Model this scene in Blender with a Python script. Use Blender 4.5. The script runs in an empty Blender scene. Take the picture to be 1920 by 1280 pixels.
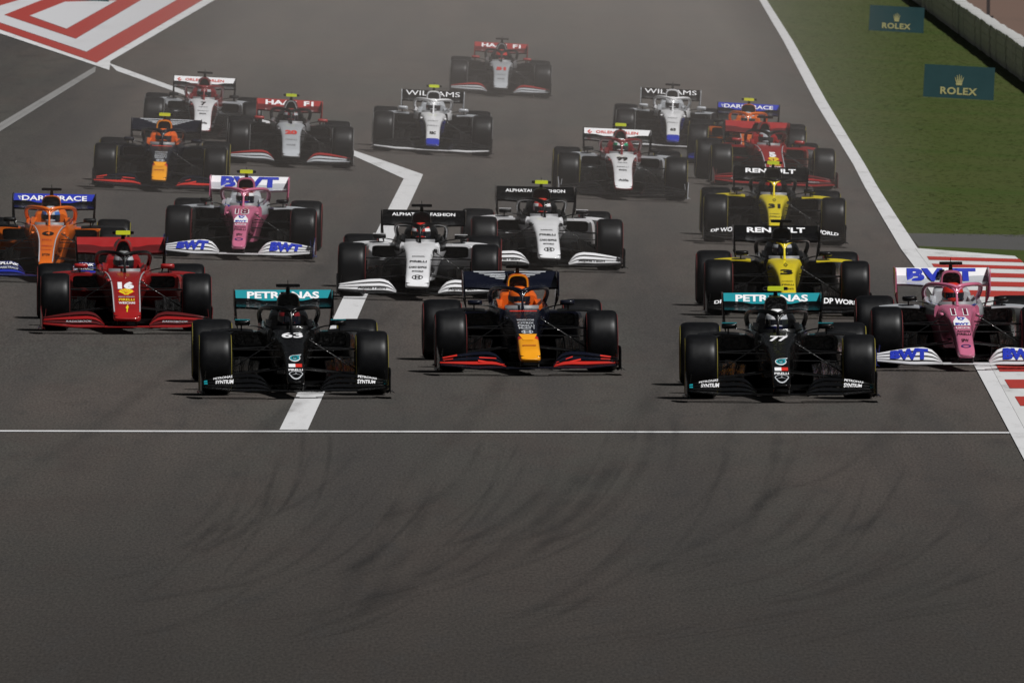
import bpy, bmesh, math, random
import numpy as np
from mathutils import Vector, Matrix

random.seed(7)
sc = bpy.context.scene
COL = sc.collection

# ------------------------------------------------------------------ camera, sky, sun, exposure
FPX = 30500.0                 # focal length in photo pixels (1920 wide)
CAM_H = 6.78
YH = -464.0                   # image row of the horizon
PITCH = math.atan((640.0 - YH) / FPX)
cam = bpy.data.cameras.new("camera")
cam.sensor_width = 36.0
cam.lens = FPX * 36.0 / 1920.0
cam.clip_start = 1.0
cam.clip_end = 6000.0
cam.dof.use_dof = True
cam.dof.focus_distance = 176.0
cam.dof.aperture_fstop = 20.0
camo = bpy.data.objects.new("camera", cam)
COL.objects.link(camo)
camo.location = (0, 0, CAM_H)
camo.rotation_euler = (math.pi / 2 - PITCH, 0, 0)
sc.camera = camo

SUN_DIR = Vector((0.40, -0.36, 0.84)).normalized()      # towards the light
world = bpy.data.worlds.new("World")
sc.world = world
world.use_nodes = True
wn, wl = world.node_tree.nodes, world.node_tree.links
wn.clear()
sky = wn.new("ShaderNodeTexSky")
sky.sky_type = 'NISHITA'
sky.sun_disc = False
sky.sun_elevation = math.asin(SUN_DIR.z)
sky.sun_rotation = math.atan2(SUN_DIR.x, SUN_DIR.y)
hs = wn.new("ShaderNodeHueSaturation")
hs.inputs['Saturation'].default_value = 0.25
bgd = wn.new("ShaderNodeBackground")
bgd.inputs['Strength'].default_value = 0.009
wo = wn.new("ShaderNodeOutputWorld")
wl.new(sky.outputs[0], hs.inputs['Color'])
wl.new(hs.outputs[0], bgd.inputs['Color'])
wl.new(bgd.outputs[0], wo.inputs['Surface'])

sun = bpy.data.lights.new("sun", 'SUN')
sun.energy = 3.7
sun.angle = math.radians(3.0)
sun.color = (1.0, 0.99, 0.975)
suno = bpy.data.objects.new("sun", sun)
COL.objects.link(suno)
suno.rotation_euler = SUN_DIR.to_track_quat('Z', 'Y').to_euler()
suno.location = SUN_DIR * 100

sc.view_settings.view_transform = 'Standard'
sc.view_settings.look = 'None'
sc.view_settings.exposure = 0.0
sc.view_settings.gamma = 1.0
sc.view_settings.use_curve_mapping = False
sc.cycles.use_denoising = True
sc.cycles.max_bounces = 6
sc.cycles.volume_bounces = 1
sc.cycles.transparent_max_bounces = 48

# ------------------------------------------------------------------ terrain and measuring
def bank(y):
    """Cross-fall of the track (right side falls away) at distance y."""
    return float(np.interp(y, [178, 190, 205, 235, 265, 330, 1000], [0, .004, .018, .035, .052, .055, .055]))

def ground(x, y):
    xx = max(-30.0, min(30.0, x))
    return -xx * bank(y)

CP, SP = math.cos(PITCH), math.sin(PITCH)
def spot(px, py):
    """Ground point seen at a photo pixel (measured on the photograph, stored as metres)."""
    dx, dv = (px - 960.0) / FPX, (640.0 - py) / FPX
    d = Vector((dx, CP + dv * SP, -SP + dv * CP))
    h = 0.0
    for _ in range(12):
        t = (CAM_H - h) / -d.z
        h = ground(d.x * t, d.y * t)
    return (d.x * t, d.y * t)

# ------------------------------------------------------------------ materials
MATS = {}
def nodes_of(m):
    m.use_nodes = True
    return m.node_tree.nodes, m.node_tree.links, m.node_tree.nodes['Principled BSDF']

def paint(name, col, rough=0.35, coat=0.6, metallic=0.0, var=0.12, scale=9.0, spec=0.5, wavy=0):
    if name in MATS: return MATS[name]
    m = bpy.data.materials.new(name)
    n, l, b = nodes_of(m)
    tc = n.new("ShaderNodeTexCoord")
    no = n.new("ShaderNodeTexNoise"); no.inputs['Scale'].default_value = scale; no.inputs['Detail'].default_value = 4
    l.new(tc.outputs['Object'], no.inputs['Vector'])
    mx = n.new("ShaderNodeMix"); mx.data_type = 'RGBA'
    mx.inputs[6].default_value = (*[c * (1 - var) for c in col], 1)
    mx.inputs[7].default_value = (*[min(1, c * (1 + var) + 0.001) for c in col], 1)
    l.new(no.outputs['Fac'], mx.inputs[0]); l.new(mx.outputs[2], b.inputs['Base Color'])
    mr = n.new("ShaderNodeMapRange"); mr.inputs['To Min'].default_value = rough * 0.8; mr.inputs['To Max'].default_value = rough * 1.25
    l.new(no.outputs['Fac'], mr.inputs['Value']); l.new(mr.outputs[0], b.inputs['Roughness'])
    b.inputs['Metallic'].default_value = metallic
    b.inputs['Coat Weight'].default_value = coat
    b.inputs['Coat Roughness'].default_value = 0.10
    b.inputs['Specular IOR Level'].default_value = spec
    if wavy:
        bp = n.new('ShaderNodeBump'); bp.inputs['Strength'].default_value = wavy; bp.inputs['Distance'].default_value = .012
        nw = n.new('ShaderNodeTexNoise'); nw.inputs['Scale'].default_value = 28; nw.inputs['Detail'].default_value = 1
        l.new(tc.outputs['Object'], nw.inputs['Vector']); l.new(nw.outputs['Fac'], bp.inputs['Height']); l.new(bp.outputs[0], b.inputs['Coat Normal'])
    MATS[name] = m
    return m

C = dict(
    black=(.0008, .0008, .001), carbon=(.0016, .0016, .0019), navy=(.003, .0042, .012), teal=(.004, .27, .32),
    white=(.86, .86, .88), silver=(.42, .43, .45), pink=(.58, .15, .26), magenta=(.13, .004, .03), orange=(.72, .14, .006),
    amber=(.90, .36, .008), ember=(.78, .13, .01), red=(.33, .008, .009), darkred=(.10, .006, .007), wine=(.20, .012, .016),
    yellow=(.78, .62, .012), blue=(.012, .03, .40), deepblue=(.006, .012, .12), scarlet=(.62, .025, .015), brick=(.34, .02, .018),
    lime=(.80, .95, .03), grey=(.22, .22, .23), pale=(.50, .52, .55), gold=(.40, .37, .16), green=(.0, .35, .16), sky=(.05, .16, .5))
def P(c):
    if c in ('black', 'navy'): return paint(c, C[c], .3, .9, spec=.2, wavy=.8)
    if c == 'carbon': return paint(c, C[c], .45, .6, spec=.2, wavy=1.0)
    if c in ('lime',): return paint(c, C[c], .5, .1)
    return paint(c, C[c], .38, .8, var=.06, wavy=.12)
def ink(c):
    return paint('ink_' + c, C[c], .5, .1, var=.03)

RUBBER = paint('tyre_rubber', (.0032, .0034, .0042), .42, .0, var=.35, scale=14, spec=.25)
BANDM = {'yellow': paint('band_yellow', (.24, .20, .02), .6, 0), 'scarlet': paint('band_red', (.16, .012, .012), .6, 0), 'white': paint('band_white', (.22, .22, .22), .6, 0)}
METAL = paint('rim_metal', (.025, .025, .028), .32, .2, metallic=.6)
SUIT = paint('suit_cloth', (.03, .03, .04), .8, 0)

def visor_mat():
    m = bpy.data.materials.new('visor'); n, l, b = nodes_of(m)
    b.inputs['Base Color'].default_value = (.01, .012, .02, 1); b.inputs['Roughness'].default_value = .05
    b.inputs['Coat Weight'].default_value = 1
    return m
VISOR = visor_mat()

def rgb(n, c):
    r = n.new("ShaderNodeRGB"); r.outputs[0].default_value = (*c, 1); return r
def mixc(n, l, fac, a, b_):
    mx = n.new("ShaderNodeMix"); mx.data_type = 'RGBA'
    if fac is not None: l.new(fac, mx.inputs[0])
    for s, i in ((a, 6), (b_, 7)):
        if isinstance(s, tuple): mx.inputs[i].default_value = (*s, 1)
        else: l.new(s, mx.inputs[i])
    return mx.outputs[2]
def noise(n, l, scale, vec=(1, 1, 1), detail=4, rough=.5, src=None):
    tc = n.new("ShaderNodeTexCoord"); mp = n.new("ShaderNodeMapping")
    mp.inputs['Scale'].default_value = vec
    l.new(tc.outputs['Object'] if src is None else src, mp.inputs['Vector'])
    no = n.new("ShaderNodeTexNoise"); no.inputs['Scale'].default_value = scale
    no.inputs['Detail'].default_value = detail; no.inputs['Roughness'].default_value = rough
    l.new(mp.outputs[0], no.inputs['Vector']); return no.outputs['Fac']
def ramp(n, l, fac, lo, hi):
    r = n.new("ShaderNodeMapRange"); r.inputs['From Min'].default_value = lo; r.inputs['From Max'].default_value = hi
    r.interpolation_type = 'SMOOTHSTEP'
    l.new(fac, r.inputs['Value']); return r.outputs[0]

def asphalt_mat():
    m = bpy.data.materials.new('asphalt'); n, l, b = nodes_of(m)
    big = ramp(n, l, noise(n, l, .35, (1, .12, 1), 5, .6), .35, .65)
    col = mixc(n, l, big, (.078, .0655, .058), (.063, .0605, .054))
    blotch = ramp(n, l, noise(n, l, 1.1, (1, .14, 1), 6, .68), .46, .66)
    bm_ = n.new('ShaderNodeMath'); bm_.operation = 'MULTIPLY'; bm_.inputs[1].default_value = .55; l.new(blotch, bm_.inputs[0])
    col = mixc(n, l, bm_.outputs[0], col, (.060, .047, .042))
    lane = ramp(n, l, noise(n, l, .8, (1, .02, 1), 4, .55), .42, .68)       # rubber laid along the driving line
    col = mixc(n, l, lane, col, (.054, .049, .046))
    # near asphalt darkened: floodlight falloff put into the colour, along with laid rubber
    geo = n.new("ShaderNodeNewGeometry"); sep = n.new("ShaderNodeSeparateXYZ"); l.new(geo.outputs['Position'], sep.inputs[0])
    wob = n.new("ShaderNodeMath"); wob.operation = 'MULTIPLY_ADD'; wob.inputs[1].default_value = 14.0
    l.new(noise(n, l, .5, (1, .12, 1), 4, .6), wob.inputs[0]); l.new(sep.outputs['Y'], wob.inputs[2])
    near_falloff = n.new("ShaderNodeMapRange"); near_falloff.inputs['From Min'].default_value = 120; near_falloff.inputs['From Max'].default_value = 178
    near_falloff.inputs['To Min'].default_value = .85; near_falloff.inputs['To Max'].default_value = 0
    l.new(wob.outputs[0], near_falloff.inputs['Value'])
    col = mixc(n, l, near_falloff.outputs[0], col, (.0265, .0228, .0200))
    smear = ramp(n, l, noise(n, l, 2.2, (1, .10, 1), 6, .65), .5, .75)
    mm = n.new("ShaderNodeMath"); mm.operation = 'MULTIPLY'; mm.inputs[1].default_value = .6
    l.new(smear, mm.inputs[0])
    col = mixc(n, l, mm.outputs[0], col, (.036, .034, .033))
    grain = noise(n, l, 42, (1, .10, 1), 2, .7)
    g2 = n.new("ShaderNodeMapRange"); g2.inputs['From Min'].default_value = .25; g2.inputs['From Max'].default_value = .75
    g2.inputs['To Min'].default_value = .55; g2.inputs['To Max'].default_value = 1.45
    l.new(grain, g2.inputs['Value'])
    vm = n.new("ShaderNodeVectorMath"); vm.operation = 'SCALE'
    l.new(col, vm.inputs[0]); l.new(g2.outputs[0], vm.inputs['Scale'])
    l.new(vm.outputs[0], b.inputs['Base Color'])
    b.inputs['Roughness'].default_value = .82; b.inputs['Specular IOR Level'].default_value = .3
    bp = n.new("ShaderNodeBump"); bp.inputs['Strength'].default_value = .25; bp.inputs['Distance'].default_value = .004
    l.new(noise(n, l, 120, (1, 1, 1), 2), bp.inputs['Height']); l.new(bp.outputs[0], b.inputs['Normal'])
    return m

def worn_paint(name, col, dirt, amount=.45, scale=3.0, stretch=(1, .15, 1)):
    m = bpy.data.materials.new(name); n, l, b = nodes_of(m)
    f = ramp(n, l, noise(n, l, scale, stretch, 7, .7), .5, .8)
    mm = n.new("ShaderNodeMath"); mm.operation = 'MULTIPLY'; mm.inputs[1].default_value = amount
    l.new(f, mm.inputs[0])
    c = mixc(n, l, mm.outputs[0], col, dirt)
    f2 = ramp(n, l, noise(n, l, 30, (1, .2, 1), 3, .7), .62, .72)
    m3 = n.new("ShaderNodeMath"); m3.operation = 'MULTIPLY'; m3.inputs[1].default_value = .35
    l.new(f2, m3.inputs[0])
    c = mixc(n, l, m3.outputs[0], c, dirt)
    l.new(c, b.inputs['Base Color']); b.inputs['Roughness'].default_value = .6
    return m

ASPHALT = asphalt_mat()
LINE_WHITE = worn_paint('line_paint', (.68, .68, .69), (.20, .19, .18), .62)
PALE_LINE = worn_paint('worn_line_paint', (.26, .255, .25), (.10, .10, .10), .8)
KERB_WHITE = worn_paint('kerb_white', (.66, .66, .66), (.20, .19, .18), .7, 2.2)
KERB_RED = worn_paint('kerb_red', (.42, .035, .025), (.10, .03, .028), .7, 2.2)
RUNOFF_RED = worn_paint('runoff_red', (.36, .045, .035), (.20, .06, .05), .4, .6, (1, .1, 1))
RUNOFF_WHITE = worn_paint('runoff_white', (.58, .58, .60), (.36, .35, .35), .4, .6, (1, .1, 1))
SERVICE = worn_paint('service_tarmac', (.085, .083, .08), (.06, .065, .05), .7, .8)

def grass_mat(blade):
    m = bpy.data.materials.new('turf_blades' if blade else 'turf_soil'); n, l, b = nodes_of(m)
    f = ramp(n, l, noise(n, l, .5, (.25, .35, 1), 5, .6), .35, .68)
    c = mixc(n, l, f, (.038, .064, .010), (.058, .070, .018))
    f2 = ramp(n, l, noise(n, l, 5, (.06, .22, 1), 4, .6), .3, .75)
    c = mixc(n, l, f2, c, (.054, .068, .016))
    l.new(c, b.inputs['Base Color']); b.inputs['Roughness'].default_value = .75
    b.inputs['Specular IOR Level'].default_value = .2
    if blade:
        up = n.new('ShaderNodeCombineXYZ'); up.inputs[2].default_value = 1; l.new(up.outputs[0], b.inputs['Normal'])
    return m

def rubber_mark_mat():
    m = bpy.data.materials.new('rubber_mark'); n, l, b = nodes_of(m)
    b.inputs['Base Color'].default_value = (.016, .016, .017, 1); b.inputs['Roughness'].default_value = .6
    uv = n.new("ShaderNodeTexCoord"); sep = n.new("ShaderNodeSeparateXYZ"); l.new(uv.outputs['UV'], sep.inputs[0])
    def tent(sock, k):
        a = n.new("ShaderNodeMath"); a.operation = 'PINGPONG'; a.inputs[1].default_value = .5; l.new(sock, a.inputs[0])
        c = n.new("ShaderNodeMapRange"); c.inputs['From Max'].default_value = k; l.new(a.outputs[0], c.inputs['Value'])
        c.interpolation_type = 'SMOOTHSTEP'
        return c.outputs[0]
    e = n.new("ShaderNodeMath"); e.operation = 'MULTIPLY'
    l.new(tent(sep.outputs['X'], .45), e.inputs[0]); l.new(tent(sep.outputs['Y'], .3), e.inputs[1])
    k = n.new("ShaderNodeMath"); k.operation = 'MULTIPLY'
    l.new(e.outputs[0], k.inputs[0]); l.new(ramp(n, l, noise(n, l, 1.3, (1, .12, 1), 5, .7), .25, .75), k.inputs[1])
    k2 = n.new("ShaderNodeMath"); k2.operation = 'MULTIPLY'; k2.inputs[1].default_value = .18
    l.new(k.outputs[0], k2.inputs[0]); l.new(k2.outputs[0], b.inputs['Alpha'])
    return m
MARK = rubber_mark_mat()

# ------------------------------------------------------------------ mesh helpers
def link(o, parent=None):
    COL.objects.link(o)
    if parent is not None: o.parent = parent
    return o

def raw(verts, faces, idx=None, smooth=30, fix=True):
    me = bpy.data.meshes.new("m")
    me.from_pydata([tuple(v) for v in verts], [], faces)
    n = (max(idx) + 1) if idx else 1
    for _ in range(n): me.materials.append(None)
    if idx: me.polygons.foreach_set('material_index', idx)
    if fix:
        bm = bmesh.new(); bm.from_mesh(me)
        bmesh.ops.recalc_face_normals(bm, faces=bm.faces); bm.to_mesh(me); bm.free()
    if smooth:
        me.polygons.foreach_set('use_smooth', [True] * len(me.polygons))
        me.set_sharp_from_angle(angle=math.radians(smooth))
    me.update()
    return me

def mk(name, me, parent=None, mats=None):
    o = bpy.data.objects.new(name, me)
    if me.name.startswith('m'): me.name = 'mesh_' + name
    link(o, parent)
    if mats is not None:
        if not isinstance(mats, (list, tuple)): mats = [mats]
        while len(me.materials) < len(mats): me.materials.append(None)
        for i, mt in enumerate(mats):
            if i < len(o.material_slots):
                o.material_slots[i].link = 'OBJECT'; o.material_slots[i].material = mt
    return o

def tag(o, label=None, cat=None, group=None, kind=None):
    if label: o['label'] = label
    if cat: o['category'] = cat
    if group: o['group'] = group
    if kind: o['kind'] = kind
    return o

CACHE = {}
def cached(key, fn):
    if key not in CACHE: CACHE[key] = fn()
    return CACHE[key]

class MB:
    def __init__(s): s.v, s.f, s.i = [], [], []
    def add(s, verts, faces, slot=0):
        k = len(s.v); s.v += [tuple(v) for v in verts]; s.f += [tuple(a + k for a in f) for f in faces]; s.i += [slot] * len(faces); return s
    def box(s, x0, x1, y0, y1, z0, z1, slot=0, taper=0.0):
        t = taper
        v = [(x0, y0, z0), (x1, y0, z0), (x1, y1, z0), (x0, y1, z0), (x0 + t, y0 + t, z1), (x1 - t, y0 + t, z1), (x1 - t, y1 - t, z1), (x0 + t, y1 - t, z1)]
        return s.add(v, [(0, 3, 2, 1), (4, 5, 6, 7), (0, 1, 5, 4), (1, 2, 6, 5), (2, 3, 7, 6), (3, 0, 4, 7)], slot)
    def tube(s, pts, r, n=8, flat=1.0, slot=0):
        pts = [Vector(p) for p in pts]; rs = r if isinstance(r, (list, tuple)) else [r] * len(pts)
        rings = []
        for k, p in enumerate(pts):
            d = (pts[min(k + 1, len(pts) - 1)] - pts[max(k - 1, 0)]).normalized()
            ref = Vector((0, 0, 1)) if abs(d.z) < .9 else Vector((0, 1, 0))
            a = d.cross(ref).normalized(); b = a.cross(d).normalized()
            rings.append([p + a * math.cos(t) * rs[k] + b * math.sin(t) * rs[k] * flat for t in (2 * math.pi * j / n for j in range(n))])
        v = [q for ring in rings for q in ring]; f = []
        for k in range(len(pts) - 1):
            for j in range(n):
                f.append((k * n + j, k * n + (j + 1) % n, (k + 1) * n + (j + 1) % n, (k + 1) * n + j))
        f.append(tuple(range(n))); f.append(tuple((len(pts) - 1) * n + j for j in range(n)))
        return s.add(v, f, slot)
    def lathe(s, prof, n=36, cx=0, cy=0, cz=0, slot=0, closed=True):
        """profile of (radius, x) turned round the x axis through (cx, cy, cz)"""
        v, f = [], []; m = len(prof)
        for j in range(n):
            a = 2 * math.pi * j / n
            for r, x in prof: v.append((cx + x, cy + r * math.sin(a), cz + r * math.cos(a)))
        for j in range(n):
            for k in range(m if closed else m - 1):
                f.append((j * m + k, j * m + (k + 1) % m, ((j + 1) % n) * m + (k + 1) % m, ((j + 1) % n) * m + k))
        return s.add(v, f, slot)
    def slab(s, fn, nu, nv, off, slot=0):
        """closed sheet fn(u,v) with the back face shifted by the vector off"""
        off = Vector(off); top = [Vector(fn(i / nu, j / nv)) for i in range(nu + 1) for j in range(nv + 1)]
        v = top + [p + off for p in top]; N = len(top); f = []
        q = lambda i, j: i * (nv + 1) + j
        for i in range(nu):
            for j in range(nv):
                a = (q(i, j), q(i + 1, j), q(i + 1, j + 1), q(i, j + 1)); f.append(a); f.append(tuple(N + k for k in reversed(a)))
        rim = [q(i, 0) for i in range(nu)] + [q(nu, j) for j in range(nv)] + [q(i, nv) for i in range(nu, 0, -1)] + [q(0, j) for j in range(nv, 0, -1)]
        for a, b in zip(rim, rim[1:] + rim[:1]): f.append((a, b, b + N, a + N))
        return s.add(v, f, slot)
    def loft(s, rings, slotfn=None, cap0=True, cap1=True):
        n = len(rings[0]); k0 = len(s.v)
        s.v += [tuple(p) for r in rings for p in r]
        for k in range(len(rings) - 1):
            for j in range(n):
                s.f.append((k0 + k * n + j, k0 + k * n + (j + 1) % n, k0 + (k + 1) * n + (j + 1) % n, k0 + (k + 1) * n + j))
                s.i.append(slotfn(k, j) if slotfn else 0)
        if cap0: s.f.append(tuple(k0 + j for j in range(n))); s.i.append(slotfn(0, 0) if slotfn else 0)
        if cap1: s.f.append(tuple(k0 + (len(rings) - 1) * n + j for j in range(n))); s.i.append(slotfn(len(rings) - 2, 0) if slotfn else 0)
        return s
    def mesh(s, smooth=30, fix=True): return raw(s.v, s.f, s.i, smooth, fix)

def nosed(y, cx, hw, z0, z1, n, e, depth):
    zc, hz = (z0 + z1) / 2, (z1 - z0) / 2
    return [superring(y - depth * d, cx, hw * f, zc - hz * f, zc + hz * f, n, max(2.2, e * .7)) for f, d in ((.2, 1.0), (.55, .85), (.85, .5))] + [superring(y, cx, hw, z0, z1, n, e)]

def superring(y, cx, hw, z0, z1, n=20, e=4.5, top=1.0):
    """rounded-rectangle section in the xz plane; top < 1 narrows the upper half"""
    out = []
    zc, hz = (z0 + z1) / 2, (z1 - z0) / 2
    for k in range(n):
        a = 2 * math.pi * (k + .5) / n
        c, sn = math.cos(a), math.sin(a)
        x = math.copysign(abs(c) ** (2 / e), c); z = math.copysign(abs(sn) ** (2 / e), sn)
        w = hw * (top + (1 - top) * (1 - (z + 1) / 2)) if top != 1.0 else hw
        out.append((cx + x * w, y, zc + z * hz))
    return out

# flat sheets that follow the terrain
CELL = 4.0
def sheet(name, poly, dz, mat, parent=None, thick=0.0):
    bm = bmesh.new()
    f = bm.faces.new([bm.verts.new((x, y, 0)) for x, y in poly])
    if f.normal.z < 0 or f.calc_area() == 0: pass
    xs = [p[0] for p in poly]; ys = [p[1] for p in poly]
    for k in range(math.ceil(max(min(xs), -60) / CELL), math.floor(min(max(xs), 60) / CELL) + 1):
        bmesh.ops.bisect_plane(bm, geom=bm.verts[:] + bm.edges[:] + bm.faces[:], plane_co=(k * CELL, 0, 0), plane_no=(1, 0, 0))
    for k in range(math.ceil(max(min(ys), 150) / CELL), math.floor(min(max(ys), 640) / CELL) + 1):
        bmesh.ops.bisect_plane(bm, geom=bm.verts[:] + bm.edges[:] + bm.faces[:], plane_co=(0, k * CELL, 0), plane_no=(0, 1, 0))
    if thick:
        r = bmesh.ops.extrude_face_region(bm, geom=bm.faces[:])
        bmesh.ops.translate(bm, vec=(0, 0, thick), verts=[g for g in r['geom'] if isinstance(g, bmesh.types.BMVert)])
    bmesh.ops.triangulate(bm, faces=[f for f in bm.faces if len(f.verts) > 4])
    bmesh.ops.recalc_face_normals(bm, faces=bm.faces)
    for v in bm.verts: v.co.z += ground(v.co.x, v.co.y) + dz
    if not thick:
        for f in bm.faces:
            if f.normal.z < 0: f.normal_flip()
    me = bpy.data.meshes.new(name); bm.to_mesh(me); bm.free()
    me.materials.append(mat)
    o = bpy.data.objects.new(name, me); link(o, parent)
    return o
def px(*pts): return [spot(a, b) for a, b in pts]

# ------------------------------------------------------------------ text and emblems
def text_uv(body, bold=.0, shear=0.0, space=1.0):
    """flat text as (verts, faces); width normalised to 1 (u from -.5 to .5), v from -.5 to .5"""
    def go():
        cu = bpy.data.curves.new('t', 'FONT'); cu.body = body; cu.size = 1; cu.offset = bold; cu.shear = shear
        cu.space_character = space; cu.resolution_u = 3; cu.fill_mode = 'FRONT'
        o = bpy.data.objects.new('t', cu)
        me = bpy.data.meshes.new_from_object(o)
        v = np.array([x.co[:2] for x in me.vertices]); f = [tuple(p.vertices) for p in me.polygons]
        bpy.data.objects.remove(o); bpy.data.curves.remove(cu); bpy.data.meshes.remove(me)
        lo, hi = v.min(0), v.max(0)
        return (v - (lo + hi) / 2) / (hi - lo), f
    return cached(('text', body, bold, shear, space), go)

def decal(name, shape, mapf, parent, mat):
    v, f = shape
    me = raw([mapf(a, b) for a, b in v], f, smooth=0, fix=False)
    return mk(name, me, parent, mat)

def polys(*ps):
    v, f = [], []
    for p in ps:
        k = len(v); v += list(p); f.append(tuple(range(k, k + len(p))))
    return v, f
def ring_shape(r0, r1, n=20, sx=1.0):
    v, f = [], []
    for j in range(n):
        a = 2 * math.pi * j / n
        v += [(r0 * math.cos(a) * sx, r0 * math.sin(a)), (r1 * math.cos(a) * sx, r1 * math.sin(a))]
    for j in range(n):
        k = (j + 1) % n; f.append((2 * j, 2 * j + 1, 2 * k + 1, 2 * k))
    return v, f
def join(*sh):
    v, f = [], []
    for a, b in sh:
        k = len(v); v += list(a); f += [tuple(i + k for i in q) for q in b]
    return v, f
STAR = join(ring_shape(.43, .5), polys(*[[(0.035 * math.cos(a + 1.57), .035 * math.sin(a + 1.57)), (.45 * math.cos(a), .45 * math.sin(a)), (0.035 * math.cos(a - 1.57), .035 * math.sin(a - 1.57))] for a in (math.pi / 2, math.pi / 2 + 2.094, math.pi / 2 - 2.094)]))
DROP = join(ring_shape(.24, .40, 18), ring_shape(.0, .12, 12), polys([(-.30, .27), (.5, .5), (.36, .22), (-.1, .40)]))
SHELL = polys([(-.14, -.5), (.14, -.5), (.18, -.36), (.5, -.02), (.46, .2), (.34, .36), (.18, .46), (0, .5), (-.18, .46), (-.34, .36), (-.46, .2), (-.5, -.02), (-.18, -.36)])
SHELL_IN = [(x * .84, y * .84) for x, y in SHELL[0]], SHELL[1]
RIBS = polys(*[[(-.012 + t * .05, -.3), (.012 + t * .05, -.3), (t * .42 + .014, .36 - abs(t) * .16), (t * .42 - .014, .36 - abs(t) * .16)] for t in (-.8, -.4, 0, .4, .8)])
CROWN = polys(*([[(-.30, -.5), (.30, -.5), (.34, -.28), (-.34, -.28)]] + [[(b - .07, -.26), (b + .07, -.26), (t + .03, h), (t - .03, h)] for b, t, h in ((-.26, -.46, .22), (-.13, -.24, .38), (0, 0, .46), (.13, .24, .38), (.26, .46, .22))]))
def feather_wings():
    ps = []
    for s in (-1, 1):
        for k in range(5):
            y1 = .5 - k * .20; y0 = y1 - .10
            x_out = .5 - k * .075; x_in = .07 - k * .004
            ps.append([(s * x_in, y0 - .10), (s * x_out, y0 + .03), (s * (x_out + .012), y1), (s * x_in, y1 - .10)] if k else [(s * x_in, y0), (s * x_out, y0), (s * (x_out + .012), y1), (s * x_in, y1)])
    return polys(*ps)
WINGS = feather_wings()
SWIRL = join(([(x * .9 + .02, y) for x, y in ring_shape(.17, .34, 16)[0]], ring_shape(.17, .34, 16)[1]), polys([(-.42, .5), (-.28, .5), (-.18, -.1), (-.3, -.3)], [(.1, .34), (.5, .22), (.42, .1), (.1, .2)]))
CHEV = polys([(-.5, 0), (0, .5), (.2, .3), (-.1, 0)], [(-.36, -.14), (.06, -.5), (.5, .0), (.22, .0), (.04, -.2), (-.2, 0)])

# ------------------------------------------------------------------ race car geometry (metres; y back from the front axle)
NY = [-1.18, -1.13, -.9, -.62, -.5, -.1, .2, .45, .7, .95]
NZT = [.190, .240, .300, .384, .412, .497, .556, .605, .640, .662]
NZB = [.160, .142, .148, .178, .195, .25, .30, .32, .30, .24]
def nose_top(y): return float(np.interp(y, NY, NZT))
NHW = {'narrow': [.075, .090, .094, .097, .10, .110, .130, .155, .188, .228],
       'mid': [.100, .112, .116, .118, .12, .128, .142, .165, .195, .235],
       'wide': [.125, .143, .149, .151, .152, .158, .170, .19, .22, .255],
       'broad': [.140, .158, .163, .166, .167, .170, .178, .195, .22, .255]}

def nose_mesh(kind, zones, side):
    """zones: ordered list of (y limit, slot); side: slot for the flanks or None"""
    ys = sorted(set(NY + [z[0] for z in zones if -1.1 < z[0] < .9]))
    N = 24; rings = []
    for y in ys:
        hw = float(np.interp(y, NY, NHW[kind])); q = float(np.interp(y, [-.6, .2], [1, .72])); z0_, z1_ = float(np.interp(y, NY, NZB)), nose_top(y)
        rings.append([(x * (q + (1 - q) * max(0, min(1, (z - z0_) / (z1_ - z0_) * 1.35))), yy, z) for x, yy, z in superring(y, 0, hw, z0_, z1_, N, 5.0)])
    def slot(k, j):
        ym = (ys[k] + ys[k + 1]) / 2
        a = (j + 1) / N * 2 * math.pi
        base = next((s for lim, s in zones if ym < lim), zones[-1][1])
        if side is not None and math.sin(a) < (.2 if kind == 'mid' else .55): return side
        return base
    zc = (rings[0][0][2] + rings[0][N // 2][2]) / 2; zc = (NZB[0] + NZT[0]) / 2
    tip = [[(x * f, y - d, zc + (z - zc) * f) for x, y, z in rings[0]] for f, d in ((.25, .030), (.6, .024), (.85, .012))]
    return MB().loft(tip + rings, lambda k, j: slot(max(0, k - 3), j)).mesh(60)

def surround_mesh():
    rings = []
    for y, o, zt, zi in ((.90, .262, .655, .50), (1.05, .30, .665, .42), (1.3, .335, .668, .36), (1.7, .35, .675, .34), (2.0, .345, .70, .34), (2.15, .33, .71, .6)):
        r = [(-o * .55, .18), (-o * .70, .36), (-o * .96, .54), (-o * .94, zt - .03), (-o * .88, zt), (-o * .78, zt - .004), (-o * .70, zt - .05), (-o * .68, zi + .05), (-o * .62, zi)]
        full = r + [(-x, z) for x, z in reversed(r)]
        rings.append([(x, y, z) for x, z in full])
    return MB().loft(rings, lambda k, j: 1 if j in (0, 1, 17, 16, 15) else 0).mesh(40)

def headrest_mesh():
    m = MB()
    m.loft([superring(1.93, 0, .20, .60, .775, 16, 5), superring(2.0, 0, .215, .56, .80, 16, 5), superring(2.25, 0, .20, .5, .84, 16, 5)])
    for s in (-1, 1):
        m.loft([[(s * .245, 1.45, .58), (s * .205, 1.45, .58), (s * .205, 1.45, .66), (s * .245, 1.45, .675)], [(s * .245, 1.95, .6), (s * .17, 1.95, .6), (s * .175, 1.95, .72), (s * .245, 1.95, .73)]])
    return m.mesh(40)

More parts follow.
